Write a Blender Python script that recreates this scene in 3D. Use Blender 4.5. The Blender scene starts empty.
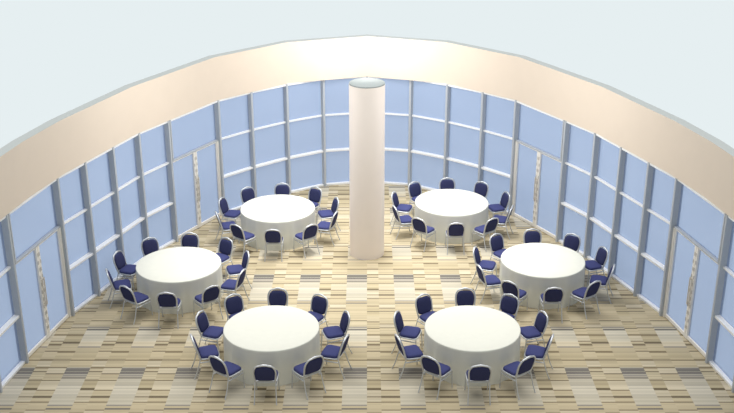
import bpy, bmesh, math, random
from math import sin, cos, pi, radians, sqrt, atan2
from mathutils import Vector, Matrix
random.seed(7)
C = bpy.context.scene.collection

# ------------------------------------------------------------------ helpers
def lin(r, g, b):
    f = lambda v: (v/255/12.92) if v/255 <= 0.04045 else ((v/255+0.055)/1.055)**2.4
    return (f(r), f(g), f(b), 1.0)

def obj(name, bm, mats, parent=None, smooth=False, sharp=None):
    bmesh.ops.recalc_face_normals(bm, faces=bm.faces[:])
    me = bpy.data.meshes.new(name)
    if smooth:
        for f in bm.faces: f.smooth = True
        if sharp is not None:
            for e in bm.edges:
                if len(e.link_faces) == 2 and e.calc_face_angle(0) > radians(sharp):
                    e.smooth = False
    bm.to_mesh(me); bm.free()
    for m in (mats if isinstance(mats, (list, tuple)) else [mats]): me.materials.append(m)
    o = bpy.data.objects.new(name, me); C.objects.link(o)
    if parent: o.parent = parent
    return o

def empty(name, loc=(0, 0, 0), rz=0.0):
    o = bpy.data.objects.new(name, None); C.objects.link(o)
    o.location = loc; o.rotation_euler = (0, 0, rz); o.empty_display_size = 0.2
    return o

def tag(o, label, cat, group=None, kind=None):
    o['label'] = label; o['category'] = cat
    if group: o['group'] = group
    if kind: o['kind'] = kind
    return o

def add_box(bm, x0, x1, y0, y1, z0, z1, bevel=0.0):
    b2 = bmesh.new()
    bmesh.ops.create_cube(b2, size=1)
    for v in b2.verts:
        v.co = Vector((x0+(v.co.x+.5)*(x1-x0), y0+(v.co.y+.5)*(y1-y0), z0+(v.co.z+.5)*(z1-z0)))
    if bevel:
        bmesh.ops.bevel(b2, geom=b2.edges[:], offset=bevel, segments=2, affect='EDGES', profile=.5)
    me = bpy.data.meshes.new('t'); b2.to_mesh(me); b2.free(); bm.from_mesh(me); bpy.data.meshes.remove(me)

def box(*a, **k):
    bm = bmesh.new(); add_box(bm, *a, **k); return bm

def add_tube(bm, pts, r, n=8, cap=True):
    pts = [Vector(p) for p in pts]
    rings = []; up = None
    for i, p in enumerate(pts):
        a = pts[max(i-1, 0)]; b = pts[min(i+1, len(pts)-1)]
        t = (b-a).normalized()
        if up is None:
            up = Vector((0, 0, 1)) if abs(t.z) < .9 else Vector((0, 1, 0))
        s = t.cross(up).normalized(); up = s.cross(t).normalized()
        rr = r[i] if isinstance(r, (list, tuple)) else r
        rings.append([bm.verts.new(p + s*rr*cos(2*pi*k/n) + up*rr*sin(2*pi*k/n)) for k in range(n)])
    for A, B in zip(rings, rings[1:]):
        for k in range(n): bm.faces.new((A[k], A[(k+1) % n], B[(k+1) % n], B[k]))
    if cap:
        bm.faces.new(rings[0][::-1]); bm.faces.new(rings[-1])

def add_rings(bm, rings, cap0=True, cap1=True):
    R = [[bm.verts.new(p) for p in r] for r in rings]
    for A, B in zip(R, R[1:]):
        n = len(A)
        for k in range(n): bm.faces.new((A[k], A[(k+1) % n], B[(k+1) % n], B[k]))
    if cap0: bm.faces.new(R[0][::-1])
    if cap1: bm.faces.new(R[-1])

def catmull(P, n=5):
    P = [Vector(p) for p in P]; out = []
    for i in range(len(P)-1):
        p0 = P[max(i-1, 0)]; p1 = P[i]; p2 = P[i+1]; p3 = P[min(i+2, len(P)-1)]
        for k in range(n):
            t = k/n
            out.append(.5*((2*p1)+(-p0+p2)*t+(2*p0-5*p1+4*p2-p3)*t*t+(-p0+3*p1-3*p2+p3)*t**3))
    out.append(P[-1]); return out

# ------------------------------------------------------------------ materials
class NT:
    def __init__(s, name):
        s.m = bpy.data.materials.new(name); s.m.use_nodes = True
        s.t = s.m.node_tree; s.n = s.t.nodes; s.l = s.t.links
        s.b = s.n['Principled BSDF']; s.out = s.n['Material Output']
    def new(s, ty, **k):
        x = s.n.new(ty)
        for a, v in k.items(): setattr(x, a, v)
        return x
    def link(s, a, b): s.l.new(a, b)
    def math(s, op, a, b=None):
        x = s.new('ShaderNodeMath', operation=op)
        for i, v in enumerate((a, b)):
            if v is None: continue
            if isinstance(v, (int, float)): x.inputs[i].default_value = v
            else: s.link(v, x.inputs[i])
        return x.outputs[0]

def plain(name, col, rough=.5, metal=0., spec=.3, var=.05, scale=20., stretch=(1, 1, 1)):
    """principled surface with a faint procedural mottling"""
    k = NT(name)
    tc = k.new('ShaderNodeTexCoord'); mp = k.new('ShaderNodeMapping'); mp.inputs['Scale'].default_value = stretch
    k.link(tc.outputs['Object'], mp.inputs['Vector'])
    nz = k.new('ShaderNodeTexNoise'); nz.inputs['Scale'].default_value = scale; nz.inputs['Detail'].default_value = 3
    k.link(mp.outputs[0], nz.inputs['Vector'])
    rp = k.new('ShaderNodeValToRGB')
    rp.color_ramp.elements[0].position = .25; rp.color_ramp.elements[1].position = .75
    c = Vector(col[:3])
    rp.color_ramp.elements[0].color = (*(c*(1-var)), 1); rp.color_ramp.elements[1].color = (*(c*(1+var)), 1)
    k.link(nz.outputs['Fac'], rp.inputs[0]); k.link(rp.outputs[0], k.b.inputs['Base Color'])
    k.b.inputs['Roughness'].default_value = rough; k.b.inputs['Metallic'].default_value = metal
    k.b.inputs['Specular IOR Level'].default_value = spec
    return k.m

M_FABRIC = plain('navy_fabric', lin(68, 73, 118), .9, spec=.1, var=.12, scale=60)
M_FABRIC_SHADED = plain('navy_fabric_shaded', lin(56, 60, 95), .9, spec=.1, var=.12, scale=60)  # same navy fabric, shade on the chair backs put into the colour
M_SILVER = plain('silver_tube', lin(208, 212, 216), .35, metal=.55, spec=.5, var=.04)
M_CLOTH = plain('white_linen', lin(230, 231, 221), .9, spec=.05, var=.015, scale=8)
M_WOOD = plain('table_plywood', lin(150, 120, 85), .6, var=.1, stretch=(1, 8, 1))
M_BAND = plain('beige_plaster', lin(228, 214, 198), .55, spec=.25, var=.012, scale=3)
M_BANDTOP = plain('grey_coping', lin(192, 199, 199), .7, var=.02)
M_COLUMN = plain('beige_column_paint', lin(243, 233, 225), .5, spec=.25, var=.012, scale=3)
M_CAP = plain('pale_grey_cap', lin(132, 139, 139), .8, var=.02)
M_MULL = plain('grey_aluminium', lin(182, 188, 195), .45, metal=.0, spec=.4, var=.03)
M_RAIL = plain('white_aluminium', lin(242, 243, 244), .4, metal=.0, spec=.4, var=.03)
M_STILE = plain('pale_beige_stile', lin(243, 240, 234), .5, var=.01)
M_HANDLE = plain('brushed_handle', lin(214, 208, 198), .4, metal=.2, var=.05)
M_PLATE = plain('grey_lock_plate', lin(196, 194, 190), .5, var=.05)
M_DARK = plain('dark_joint', lin(96, 100, 106), .7, var=.05)

def glass():
    k = NT('blue_frosted_glass')
    tr = k.new('ShaderNodeBsdfTransparent'); tr.inputs[0].default_value = (.53, .62, .84, 1)
    df = k.new('ShaderNodeBsdfDiffuse')
    tc = k.new('ShaderNodeTexCoord')
    nz = k.new('ShaderNodeTexNoise'); nz.inputs['Scale'].default_value = .7; nz.inputs['Detail'].default_value = 1
    k.link(tc.outputs['Object'], nz.inputs['Vector'])
    rp = k.new('ShaderNodeValToRGB')
    rp.color_ramp.elements[0].color = lin(176, 194, 226); rp.color_ramp.elements[1].color = lin(182, 200, 232)
    k.link(nz.outputs['Fac'], rp.inputs[0]); k.link(rp.outputs[0], df.inputs[0])
    mx = k.new('ShaderNodeMixShader'); mx.inputs[0].default_value = .4
    k.link(tr.outputs[0], mx.inputs[1]); k.link(df.outputs[0], mx.inputs[2])
    gl = k.new('ShaderNodeBsdfGlossy'); gl.inputs['Roughness'].default_value = .25
    m2 = k.new('ShaderNodeMixShader'); m2.inputs[0].default_value = .03
    k.link(mx.outputs[0], m2.inputs[1]); k.link(gl.outputs[0], m2.inputs[2])
    k.link(m2.outputs[0], k.out.inputs[0])
    return k.m
M_GLASS = glass()

def carpet():
    """striped carpet tiles: three columns per 1.06 m repeat, each a run of cross stripes 4.1 m long"""
    k = NT('striped_carpet')
    PX, PY = 1.06, 4.1
    tc = k.new('ShaderNodeTexCoord'); sp = k.new('ShaderNodeSeparateXYZ')
    k.link(tc.outputs['Object'], sp.inputs[0])
    X, Y = sp.outputs[0], sp.outputs[1]
    fx = k.math('MULTIPLY', k.math('FRACT', k.math('DIVIDE', k.math('ADD', X, 20*PX), PX)), PX)
    fy = k.math('FRACT', k.math('DIVIDE', k.math('SUBTRACT', Y, 15.13), PY))
    BE = [(192, 180, 152), (188, 175, 146), (196, 184, 157), (191, 178, 149), (185, 172, 142), (199, 188, 163)]
    DK = [(124, 113, 92), (136, 124, 100), (116, 106, 88)]
    GR = [(196, 189, 170), (191, 184, 166), (200, 193, 175), (178, 172, 157)]
    DG = [(122, 118, 112), (110, 107, 104), (150, 145, 136), (136, 130, 120)]
    def ramp(seq):
        rp = k.new('ShaderNodeValToRGB'); cr = rp.color_ramp; cr.interpolation = 'CONSTANT'
        tot = sum(w for w, c in seq); pos = 0.
        while len(cr.elements) < len(seq): cr.elements.new(.999)
        els = []
        for i, (w, c) in enumerate(seq):
            cr.elements[i].position = pos/tot; cr.elements[i].color = lin(*c); pos += w
        k.link(fy, rp.inputs[0]); return rp.outputs[0]
    rnd = random.Random(11)
    def plain_col(n, seed):
        r = random.Random(seed); s = []
        for i in range(n):
            if i % 2 == 1: s.append((.034 if r.random() < .75 else .075, r.choice(DK)))
            else: s.append((.10+.28*r.random(), r.choice(BE)))
        return s
    # the wide column: dark grey block and pale grey stretch alternating with beige
    def widecol():
        B = lambda: rnd.choice(BE); G = lambda: rnd.choice(GR); D = lambda: rnd.choice(DG)
        s = [(.55, B()), (.06, DG[0]), (.06, B()), (.05, DG[2]),
             (.30, GR[0]), (.05, GR[3]), (.30, GR[2]), (.04, GR[3]), (.22, GR[1]),
             (.06, DG[3]), (.03, G()), (.06, DG[2]), (.03, G()), (.07, DG[1]), (.02, G()), (.12, DG[0]), (.04, GR[3]),
             (.25, B()), (.05, DK[1]), (.25, B()), (.22, B()), (.05, DG[2]), (.20, B()),
             (.24, GR[0]), (.04, GR[3]), (.20, GR[2]), (.06, DG[0]), (.05, G()), (.05, DG[2]), (.25, B()), (.04, DK[0]), (.22, B())]
        return s
    # build so that the grey block sits at world y ~16.75-17.15
    ca = ramp(plain_col(31, 3)); cb = ramp(plain_col(31, 8))
    cw = ramp(widecol())
    isB = k.math('GREATER_THAN', fx, .26); isC = k.math('GREATER_THAN', fx, .605)
    def mix(f, a, b, mode='MIX'):
        m = k.new('ShaderNodeMix', data_type='RGBA', blend_type=mode)
        if isinstance(f, float): m.inputs[0].default_value = f
        else: k.link(f, m.inputs[0])
        k.link(a, m.inputs[6]); k.link(b, m.inputs[7]); return m.outputs[2]
    col = mix(isC, mix(isB, ca, cb), cw)
    # fine cross stripes, different in each column
    cid = k.math('ADD', isB, isC)
    def stripe(step, lo, hi):
        cb_ = k.new('ShaderNodeCombineXYZ')
        k.link(k.math('FLOOR', k.math('DIVIDE', Y, step)), cb_.inputs[1])
        k.link(cid, cb_.inputs[0])
        wn = k.new('ShaderNodeTexWhiteNoise', noise_dimensions='2D'); k.link(cb_.outputs[0], wn.inputs['Vector'])
        mr = k.new('ShaderNodeMapRange'); mr.inputs['To Min'].default_value = lo; mr.inputs['To Max'].default_value = hi
        k.link(wn.outputs['Value'], mr.inputs['Value'])
        c3 = k.new('ShaderNodeCombineColor')
        for i in range(3): k.link(mr.outputs[0], c3.inputs[i])
        return c3.outputs[0]
    col = mix(1., col, stripe(.041, .86, 1.07), 'MULTIPLY')
    col = mix(1., col, stripe(.131, .93, 1.05), 'MULTIPLY')
    nz = k.new('ShaderNodeTexNoise'); nz.inputs['Scale'].default_value = 160
    k.link(tc.outputs['Object'], nz.inputs['Vector'])
    mr = k.new('ShaderNodeMapRange'); mr.inputs['To Min'].default_value = .9; mr.inputs['To Max'].default_value = 1.1
    k.link(nz.outputs['Fac'], mr.inputs['Value'])
    c3 = k.new('ShaderNodeCombineColor')
    for i in range(3): k.link(mr.outputs[0], c3.inputs[i])
    col = mix(1., col, c3.outputs[0], 'MULTIPLY')
    k.link(col, k.b.inputs['Base Color'])
    k.b.inputs['Roughness'].default_value = .95; k.b.inputs['Specular IOR Level'].default_value = .05
    return k.m
M_CARPET = carpet()

# ------------------------------------------------------------------ plan of the curved glass wall (right half; mirrored for the left)
HALF = [(0, 27.15), (1.172, 26.90), (2.114, 26.30), (2.975, 25.57), (3.718, 24.79), (4.655, 23.07),
        (5.155, 22.13), (5.51, 21.13), (5.86, 20.14), (6.183, 19.23), (6.566, 17.30), (6.73, 16.25), (6.83, 15.20)]
PTS = [Vector((-x, y)) for x, y in HALF[::-1]] + [Vector(p) for p in HALF[1:]]      # left end to right end
N = len(PTS)
Z_LOW, Z_UP, Z_BAND, Z_TOP = 1.03, 2.05, 3.10, 4.20
DEPTH = .16        # mullion depth behind the inner face

def outward(a, b):
    t = (b-a).normalized(); return t, Vector((-t.y, t.x))

# floor
def floor_bm():
    bm = bmesh.new()
    poly = []
    for i, p in enumerate(PTS):
        a = PTS[max(i-1, 0)]; b = PTS[min(i+1, N-1)]
        t, n = outward(a, b); poly.append(p+n*.2)
    poly = [Vector((poly[0].x-.15, 13.0))] + poly + [Vector((poly[-1].x+.15, 13.0))]
    top = [bm.verts.new((p.x, p.y, 0)) for p in poly]; bot = [bm.verts.new((p.x, p.y, -.15)) for p in poly]
    bm.faces.new(top); bm.faces.new(bot[::-1])
    for i in range(len(top)):
        j = (i+1) % len(top); bm.faces.new((top[i], bot[i], bot[j], top[j]))
    bmesh.ops.triangulate(bm, faces=[f for f in bm.faces if len(f.verts) > 4])
    return bm
fl = obj('floor', floor_bm(), M_CARPET)
tag(fl, 'beige and grey striped carpet floor under the tables', 'floor', kind='structure')

# bulkhead band above the glass
BH = [(0, 27.12), (2.06, 26.42), (3.74, 24.80), (5.20, 22.05), (6.10, 19.50), (6.42, 18.20), (6.70, 16.45), (6.82, 15.1)]
BP = [Vector((-x, y)) for x, y in BH[::-1]] + [Vector(p) for p in BH[1:]]
def band_bm():
    bm = bmesh.new(); inn = []; out = []
    for i, p in enumerate(BP):
        a = BP[max(i-1, 0)]; b = BP[min(i+1, len(BP)-1)]
        t, n = outward(a, b); inn.append(p-n*.01); out.append(p+n*.21)
    rows = []
    for i in range(len(BP)):
        rows.append([bm.verts.new((*inn[i], Z_BAND)), bm.verts.new((*inn[i], Z_TOP)),
                     bm.verts.new((*out[i], Z_TOP)), bm.verts.new((*out[i], Z_BAND))])
    for A, B in zip(rows, rows[1:]):
        for k in range(4):
            f = bm.faces.new((A[k], A[(k+1) % 4], B[(k+1) % 4], B[k]))
            f.material_index = 1 if k == 1 else 0
    bm.faces.new(rows[0]); bm.faces.new(rows[-1][::-1])
    return bm
bd = obj('wall_back', band_bm(), [M_BAND, M_BANDTOP], smooth=True, sharp=50)
tag(bd, 'curved beige wall band running above the blue glass', 'wall', kind='structure')

# glazed bays
def pane(parent, x0, x1, z0, z1, y=.11):
    bm = bmesh.new()      # one thin sheet
    bm.faces.new([bm.verts.new(p) for p in ((x0, y, z0), (x1, y, z0), (x1, y, z1), (x0, y, z1))])
    return obj('pane', bm, M_GLASS, parent)

bays = []
def bay(i):
    a, b = PTS[i], PTS[i+1]
    t, n = outward(a, b); L = (b-a).length; mid = (a+b)/2
    is_door = L > 1.5
    r = empty('door_%d' % (1+sum(1 for q in bays if q)) if is_door else 'window_%d' % (1+sum(1 for q in bays if not q)),
              (mid.x, mid.y, 0), atan2(t.y, t.x))
    bays.append(is_door)
    h = L/2; e = .026
    obj('head_rail', box(-h+e, h-e, .0, .15, Z_BAND-.045, Z_BAND-.004, bevel=.004), M_RAIL, r)
    pane(r, -h+e, h-e, Z_UP+.02, Z_BAND-.045)
    obj('upper_rail', box(-h+e, h-e, .045, .14, Z_UP-.02, Z_UP+.02, bevel=.005), M_MULL if is_door else M_RAIL, r)
    if not is_door:
        pane(r, -h+e, h-e, Z_LOW+.03, Z_UP-.03)
        obj('lower_rail', box(-h+e, h-e, .015, .14, Z_LOW-.03, Z_LOW+.02, bevel=.006), M_RAIL, r)
        pane(r, -h+e, h-e, .055, Z_LOW-.035)
        obj('base_rail', box(-h+e, h-e, .03, .14, .0, .055, bevel=.006), M_RAIL, r)
    else:
        # frame posts and two glazed leaves
        fr = bmesh.new()
        add_box(fr, -h+e, -h+.085, .04, .14, 0, Z_UP-.02, bevel=.004); add_box(fr, h-.085, h-e, .04, .14, 0, Z_UP-.02, bevel=.004)
        obj('door_frame', fr, M_STILE, r)
        for s in (-1, 1):
            w0, w1 = sorted((s*.006, s*(h-.088)))
            lf = bmesh.new()
            wi, wo = (w0, w1) if s > 0 else (w1, w0)          # meeting side, hinge side
            add_box(lf, min(wi, wi+s*.06), max(wi, wi+s*.06), .05, .12, .012, Z_UP-.024, bevel=.004)
            add_box(lf, w0+.01, w1-.01, .06, .12, .012, .09, bevel=.004)
            add_box(lf, min(wo, wo-s*.02), max(wo, wo-s*.02), .06, .12, .012, Z_UP-.024, bevel=.003)
            add_box(lf, w0+.01, w1-.01, .06, .12, Z_UP-.045, Z_UP-.024, bevel=.003)
            leaf = obj('door_leaf', lf, M_STILE, r)
            pane(leaf, w0+.012, w1-.012, .08, Z_UP-.04, .09)
            hb = bmesh.new(); xh = s*.036
            add_tube(hb, [(xh, .018, .75), (xh, .018, 1.35)], .012)
            for zz in (.8, 1.3): add_tube(hb, [(xh, .018, zz), (xh, .052, zz)], .011)
            obj('handle', hb, M_HANDLE, leaf, smooth=True, sharp=40)
            hg = bmesh.new(); 
            for q in range(11):
                zz = .22+.16*q; xq = xh+s*(.012 if q % 2 else -.012)
                add_box(hg, xq-.012, xq+.012, .04, .052, zz, zz+.075, bevel=.003)
            obj('lock_plate', hg, M_PLATE, leaf)
    return r, is_door
roots = [bay(i) for i in range(N-1)]
# labels for bays
names = ['far left end nearest the viewer', 'left wall, just in front of the front left door']
dl = {}
half_bays = N//2
def bay_label(i, is_door):
    left = i < half_bays; side = 'left' if left else 'right'
    k = i if left else N-2-i            # 0 = outermost
    # k: 0,1 front windows, 2 door, 3..6 windows, 7 door, 8..11 windows
    if is_door:
        return ('%s glazed double door in the %s curve, beneath a single blue pane' % (('front', side) if k == 2 else ('rear', side)))
    if k < 2:
        return 'blue glazed bay on the %s, %s' % (side, 'just in front of the front door' if k == 1 else 'outermost, at the frame edge')
    o = ['first', 'second', 'third', 'fourth']
    if k < 7:
        return 'blue glazed bay on the %s, %s behind the front door' % (side, o[k-3])
    return 'blue glazed bay at the back, %s %s of the column' % (o[11-k], side)
for i, (r, d) in enumerate(roots):
    tag(r, bay_label(i, d), 'door' if d else 'window', 'glazed double doors' if d else 'blue glazed wall bays', 'structure')

# mullions between bays
def mullion(i):
    p = PTS[i]; a = PTS[max(i-1, 0)]; b = PTS[min(i+1, N-1)]
    t, n = outward(a, b)
    r = empty('trim_%d' % (i+1), (p.x, p.y, 0), atan2(t.y, t.x))
    obj('mullion_post', box(-.03, .03, -.02, DEPTH, 0, Z_BAND-.004, bevel=.004), M_MULL, r)
    L0 = (p-a).length; L1 = (b-p).length
    nd = (L0 > 1.5) != (L1 > 1.5) and 0 < i < N-1
    # the posts on the near side of each door are doubled above the door head
    k = i if i <= half_bays else N-1-i
    if nd and k in (2, 7):
        s = 1 if i < half_bays else -1
        obj('joint', box(min(s*.03, s*.042), max(s*.03, s*.042), -.012, DEPTH, Z_UP+.03, Z_BAND-.006), M_DARK, r)
        obj('joint_post', box(min(s*.042, s*.075), max(s*.042, s*.075), -.02, DEPTH, Z_UP+.03, Z_BAND-.006), M_MULL, r)
    o = ['', 'first', 'second', 'third', 'fourth', 'fifth', 'sixth', 'seventh', 'eighth', 'ninth', 'tenth', 'eleventh', 'twelfth']
    d = half_bays-i
    if d == 0: lb = 'grey upright mullion directly behind the beige column'
    else: lb = 'grey upright mullion, %s to the %s of the column' % (o[abs(d)], 'left' if d > 0 else 'right')
    tag(r, lb, 'mullion', 'upright mullions of the glass wall', 'structure')
for i in range(N): mullion(i)

# ------------------------------------------------------------------ column
col = empty('column', (0, 22.41, 0))
tag(col, 'tall round beige column standing between the rear tables', 'column')
def cyl_rings(prof, n=64):
    return [[(r*cos(2*pi*k/n), r*sin(2*pi*k/n), z) for k in range(n)] for r, z in prof]
bm = bmesh.new(); add_rings(bm, cyl_rings([(.407, 0), (.407, 4.17)]))
obj('shaft', bm, M_COLUMN, col, smooth=True, sharp=50)
bm = bmesh.new(); add_rings(bm, cyl_rings([(.405, 4.17), (.405, 4.195), (.400, 4.2)]))
obj('cap', bm, M_CAP, col, smooth=True, sharp=50)

# ------------------------------------------------------------------ tables
TR = .915
def make_table():
    root = empty('banquet_table')
    n = 240
    def fold(a, z):     # soft hanging folds that deepen towards the hem
        d = (1-z/.74)
        return d*(.010*sin(18*a)+.006*sin(31*a+1.1)+.006*sin(11*a+.4))
    rings = []
    for z, rr in ((.0015, TR+.008), (.06, TR+.008), (.2, TR+.006), (.4, TR+.004), (.6, TR+.002), (.70, TR+.001), (.728, TR-.001), (.738, TR-.006), (.741, TR-.015)):
        rings.append([((rr+fold(2*pi*k/n, z))*cos(2*pi*k/n), (rr+fold(2*pi*k/n, z))*sin(2*pi*k/n), z) for k in range(n)])
    for rr in (.6, .3): rings.append([(rr*cos(2*pi*k/n), rr*sin(2*pi*k/n), .741) for k in range(n)])
    bm = bmesh.new(); add_rings(bm, rings, cap0=False, cap1=True)
    cl = obj('tablecloth', bm, M_CLOTH, root, smooth=True)
    bm = bmesh.new(); add_rings(bm, cyl_rings([(.895, .712), (.9, .716), (.9, .732), (.895, .736)]))
    obj('tabletop', bm, M_WOOD, root, smooth=True, sharp=40)
    for sx in (-1, 1):
        for sy in (-1, 1):
            bm = bmesh.new(); add_tube(bm, [(sx*.5, sy*.45, 0), (sx*.5, sy*.45, .712)], .016)
            obj('leg', bm, M_SILVER, root, smooth=True, sharp=40)
    return root
def copy_tree(o, parent=None):
    c = o.copy(); C.objects.link(c)
    if parent: c.parent = parent
    for ch in [x for x in CHILD.get(o.name, [])]: copy_tree(ch, c)
    return c
CHILD = {}
def index_children():
    CHILD.clear()
    for o in bpy.data.objects:
        if o.parent: CHILD.setdefault(o.parent.name, []).append(o)

TABLES = [('front left', -1.829, 17.366), ('front right', 2.017, 17.366), ('middle left', -4.088, 20.219),
          ('middle right', 3.853, 20.442), ('rear left', -2.200, 23.461), ('rear right', 2.116, 23.855)]

# ------------------------------------------------------------------ banquet chair (faces +y, origin on the floor under the seat)
def back_pt(u, w, d=0.0):
    """a point of the reclined back: u across, w up from the seat, d forward"""
    rec = radians(15)
    return Vector((u, -.168 - w*sin(rec) + d*cos(rec), .455 + w*cos(rec) + d*sin(rec)))
OUT = [(0, .018), (.09, .020), (.140, .030), (.170, .07), (.184, .17), (.187, .225), (.178, .29), (.154, .343), (.118, .374), (.066, .382), (0, .383)]
def outline(scale=1.0, off=0.0):
    half = catmull([(x, w, 0) for x, w in OUT], 3)
    cw = .20
    pts = [(v.x, v.y) for v in half] + [(-v.x, v.y) for v in half[-2:0:-1]]
    return [((u*scale), cw+(w-cw)*scale) for u, w in pts]
def make_chair():
    root = empty('banquet_chair')
    # seat cushion
    def seat_ring(s, z):
        pts = []
        n = 44
        for k in range(n):
            a = 2*pi*k/n; c, sn = cos(a), sin(a); p = 2/5.0
            x = math.copysign(abs(c)**p, c)*.212; y = math.copysign(abs(sn)**p, sn)*.205
            x *= 1+.10*(y/.205)*.5
            pts.append((x*s, y*s*.88+.018, z))
        return pts
    bm = bmesh.new()
    add_rings(bm, [seat_ring(.93, .425), seat_ring(.985, .432), seat_ring(1, .45), seat_ring(.985, .475), seat_ring(.93, .49), seat_ring(.8, .498), seat_ring(.4, .503)])
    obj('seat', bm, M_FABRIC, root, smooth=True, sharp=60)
    # upholstered back
    bm = bmesh.new(); rings = []
    for s, d in ((.6, -.022), (.93, -.02), (1.0, -.008), (1.0, .012), (.93, .028), (.75, .036), (.4, .040)):
        rings.append([back_pt(u, w, d) for u, w in outline(s)])
    add_rings(bm, rings)
    obj('backrest', bm, M_FABRIC_SHADED, root, smooth=True, sharp=60)
    # tube that rims the back, with a hand hold on top
    half = catmull([(.186, -.03, 0), (.192, .04, 0), (.200, .12, 0), (.206, .20, 0), (.206, .25, 0), (.193, .318, 0), (.164, .371, 0), (.128, .400, 0), (.085, .410, 0), (.055, .420, 0), (.03, .427, 0), (0, .428, 0)], 3)
    path = [back_pt(v.x, v.y, 0) for v in half] + [back_pt(-v.x, v.y, 0) for v in half[-2::-1]]
    bm = bmesh.new(); add_tube(bm, path, [.0175+.006*max(0, 1-abs(q.x)/.11) for q in path])
    add_tube(bm, [back_pt(-.19, .0), back_pt(.19, .0)], .012)
    obj('back_frame', bm, M_SILVER, root, smooth=True, sharp=50)
    # seat frame: a rim tube below the cushion
    bm = bmesh.new()
    ring = [Vector((x, y, .424)) for x, y, z in seat_ring(1.015, 0)]
    add_tube(bm, ring+[ring[0]], .015, cap=False)
    obj('seat_frame', bm, M_SILVER, root, smooth=True, sharp=50)
    for s in (-1, 1):
        bm = bmesh.new()      # front leg
        add_tube(bm, catmull([(s*.212, .19, .42), (s*.214, .197, .30), (s*.216, .215, 0)], 4), .012)
        obj('leg', bm, M_SILVER, root, smooth=True, sharp=50)
        bm = bmesh.new()      # rear leg, running up beside the seat into the back
        add_tube(bm, catmull([back_pt(s*.190, -.03), (s*.195, -.180, .36), (s*.202, -.235, .16), (s*.208, -.300, 0)], 4), .0115)
        obj('leg', bm, M_SILVER, root, smooth=True, sharp=50)
        bm = bmesh.new()      # side stretcher
        add_tube(bm, [(s*.212, .19, .352), (s*.203, -.172, .352)], .014)
        obj('stretcher', bm, M_SILVER, root, smooth=True, sharp=50)
    for ch in [q for q in bpy.data.objects if q.parent == root]:
        ch.data.transform(Matrix.Diagonal((.965, 1.0, .93, 1)))
    return root
table0 = make_table(); chair0 = make_chair()
index_children()
PLACE = {90: 'far side, centre', 54: 'far side, right of centre', 18: 'right side, farther of two', 342: 'right side, nearer of two',
         306: 'near side, right of centre', 270: 'near side, centre', 234: 'near side, left of centre', 198: 'left side, nearer of two',
         162: 'left side, farther of two', 126: 'far side, left of centre'}
SEAT_R = 1.25
first_t = first_c = True
for tn, tx, ty in TABLES:
    t = table0 if first_t else copy_tree(table0); first_t = False
    t.location = (tx, ty, 0); t.rotation_euler.z = random.uniform(0, 6.28)
    tag(t, 'round %s banquet table under a floor-length white cloth' % tn, 'table', 'round banquet tables')
    for k in range(10):
        ang = (90+36*k) % 360
        a = radians(ang)
        c = chair0 if first_c else copy_tree(chair0); first_c = False
        c.location = (tx+SEAT_R*cos(a), ty+SEAT_R*sin(a), 0); c.rotation_euler.z = a+pi/2
        tag(c, 'navy banquet chair at the %s table, %s' % (tn, PLACE[ang]), 'chair', 'navy banquet chairs around the round tables')

# ------------------------------------------------------------------ light
w = bpy.data.worlds.new('world'); bpy.context.scene.world = w; w.use_nodes = True
nt = w.node_tree; bg = nt.nodes['Background']
tc = nt.nodes.new('ShaderNodeTexCoord'); sx = nt.nodes.new('ShaderNodeSeparateXYZ'); mr = nt.nodes.new('ShaderNodeMapRange')
mr.inputs['From Min'].default_value = -.15; mr.inputs['From Max'].default_value = .0
cr = nt.nodes.new('ShaderNodeValToRGB')
cr.color_ramp.elements[0].color = lin(230, 239, 241); cr.color_ramp.elements[1].color = (.34, .35, .35, 1)
nt.links.new(tc.outputs['Generated'], sx.inputs[0]); nt.links.new(sx.outputs[2], mr.inputs['Value'])
nt.links.new(mr.outputs[0], cr.inputs[0]); nt.links.new(cr.outputs[0], bg.inputs[0])
def light(name, ty, loc, energy, size=.5, col=(1, .96, .9), target=None, spot=None):
    d = bpy.data.lights.new(name, ty); d.energy = energy; d.color = col
    if ty == 'AREA': d.size = size
    else: d.shadow_soft_size = size
    if spot: d.spot_size = radians(spot); d.spot_blend = 1.0
    o = bpy.data.objects.new(name, d); C.objects.link(o); o.location = loc
    if target:
        o.rotation_euler = (Vector(target)-Vector(loc)).to_track_quat('-Z', 'Y').to_euler()
    return o
light('ceiling_light_rear', 'POINT', (0, 25.1, 4.5), 250, .5, (1, .99, .97))
light('ceiling_light_left', 'POINT', (-2.6, 20.9, 4.4), 190, 1.0, (1, .98, .95))
light('ceiling_light_right', 'POINT', (2.6, 20.9, 4.4), 190, 1.0, (1, .98, .95))
light('added_fill_spot', 'SPOT', (0, 22.6, 13.5), 5000, 1.0, (1, .99, .97), (0, 22.6, 0), 46)  # added lamp above the room, brightens floor and tables near the column
sd = bpy.data.lights.new('overhead_sun', 'SUN'); sd.energy = 2.2; sd.angle = radians(75); sd.color = (1, .98, .95)
so = bpy.data.objects.new('overhead_sun', sd); C.objects.link(so); so.location = (0, 20, 12); so.rotation_euler = (radians(-10), 0, 0)

# ------------------------------------------------------------------ camera
cd = bpy.data.cameras.new('camera'); cam = bpy.data.objects.new('camera', cd); C.objects.link(cam)
cd.sensor_width = 36; cd.lens = 1027.3/734*36; cd.clip_end = 200
cam.location = (0, 0, 10.234); cam.rotation_euler = (radians(90)-.38324, 0, 0)
sc = bpy.context.scene; sc.camera = cam
sc.view_settings.view_transform = 'Standard'; sc.view_settings.look = 'None'
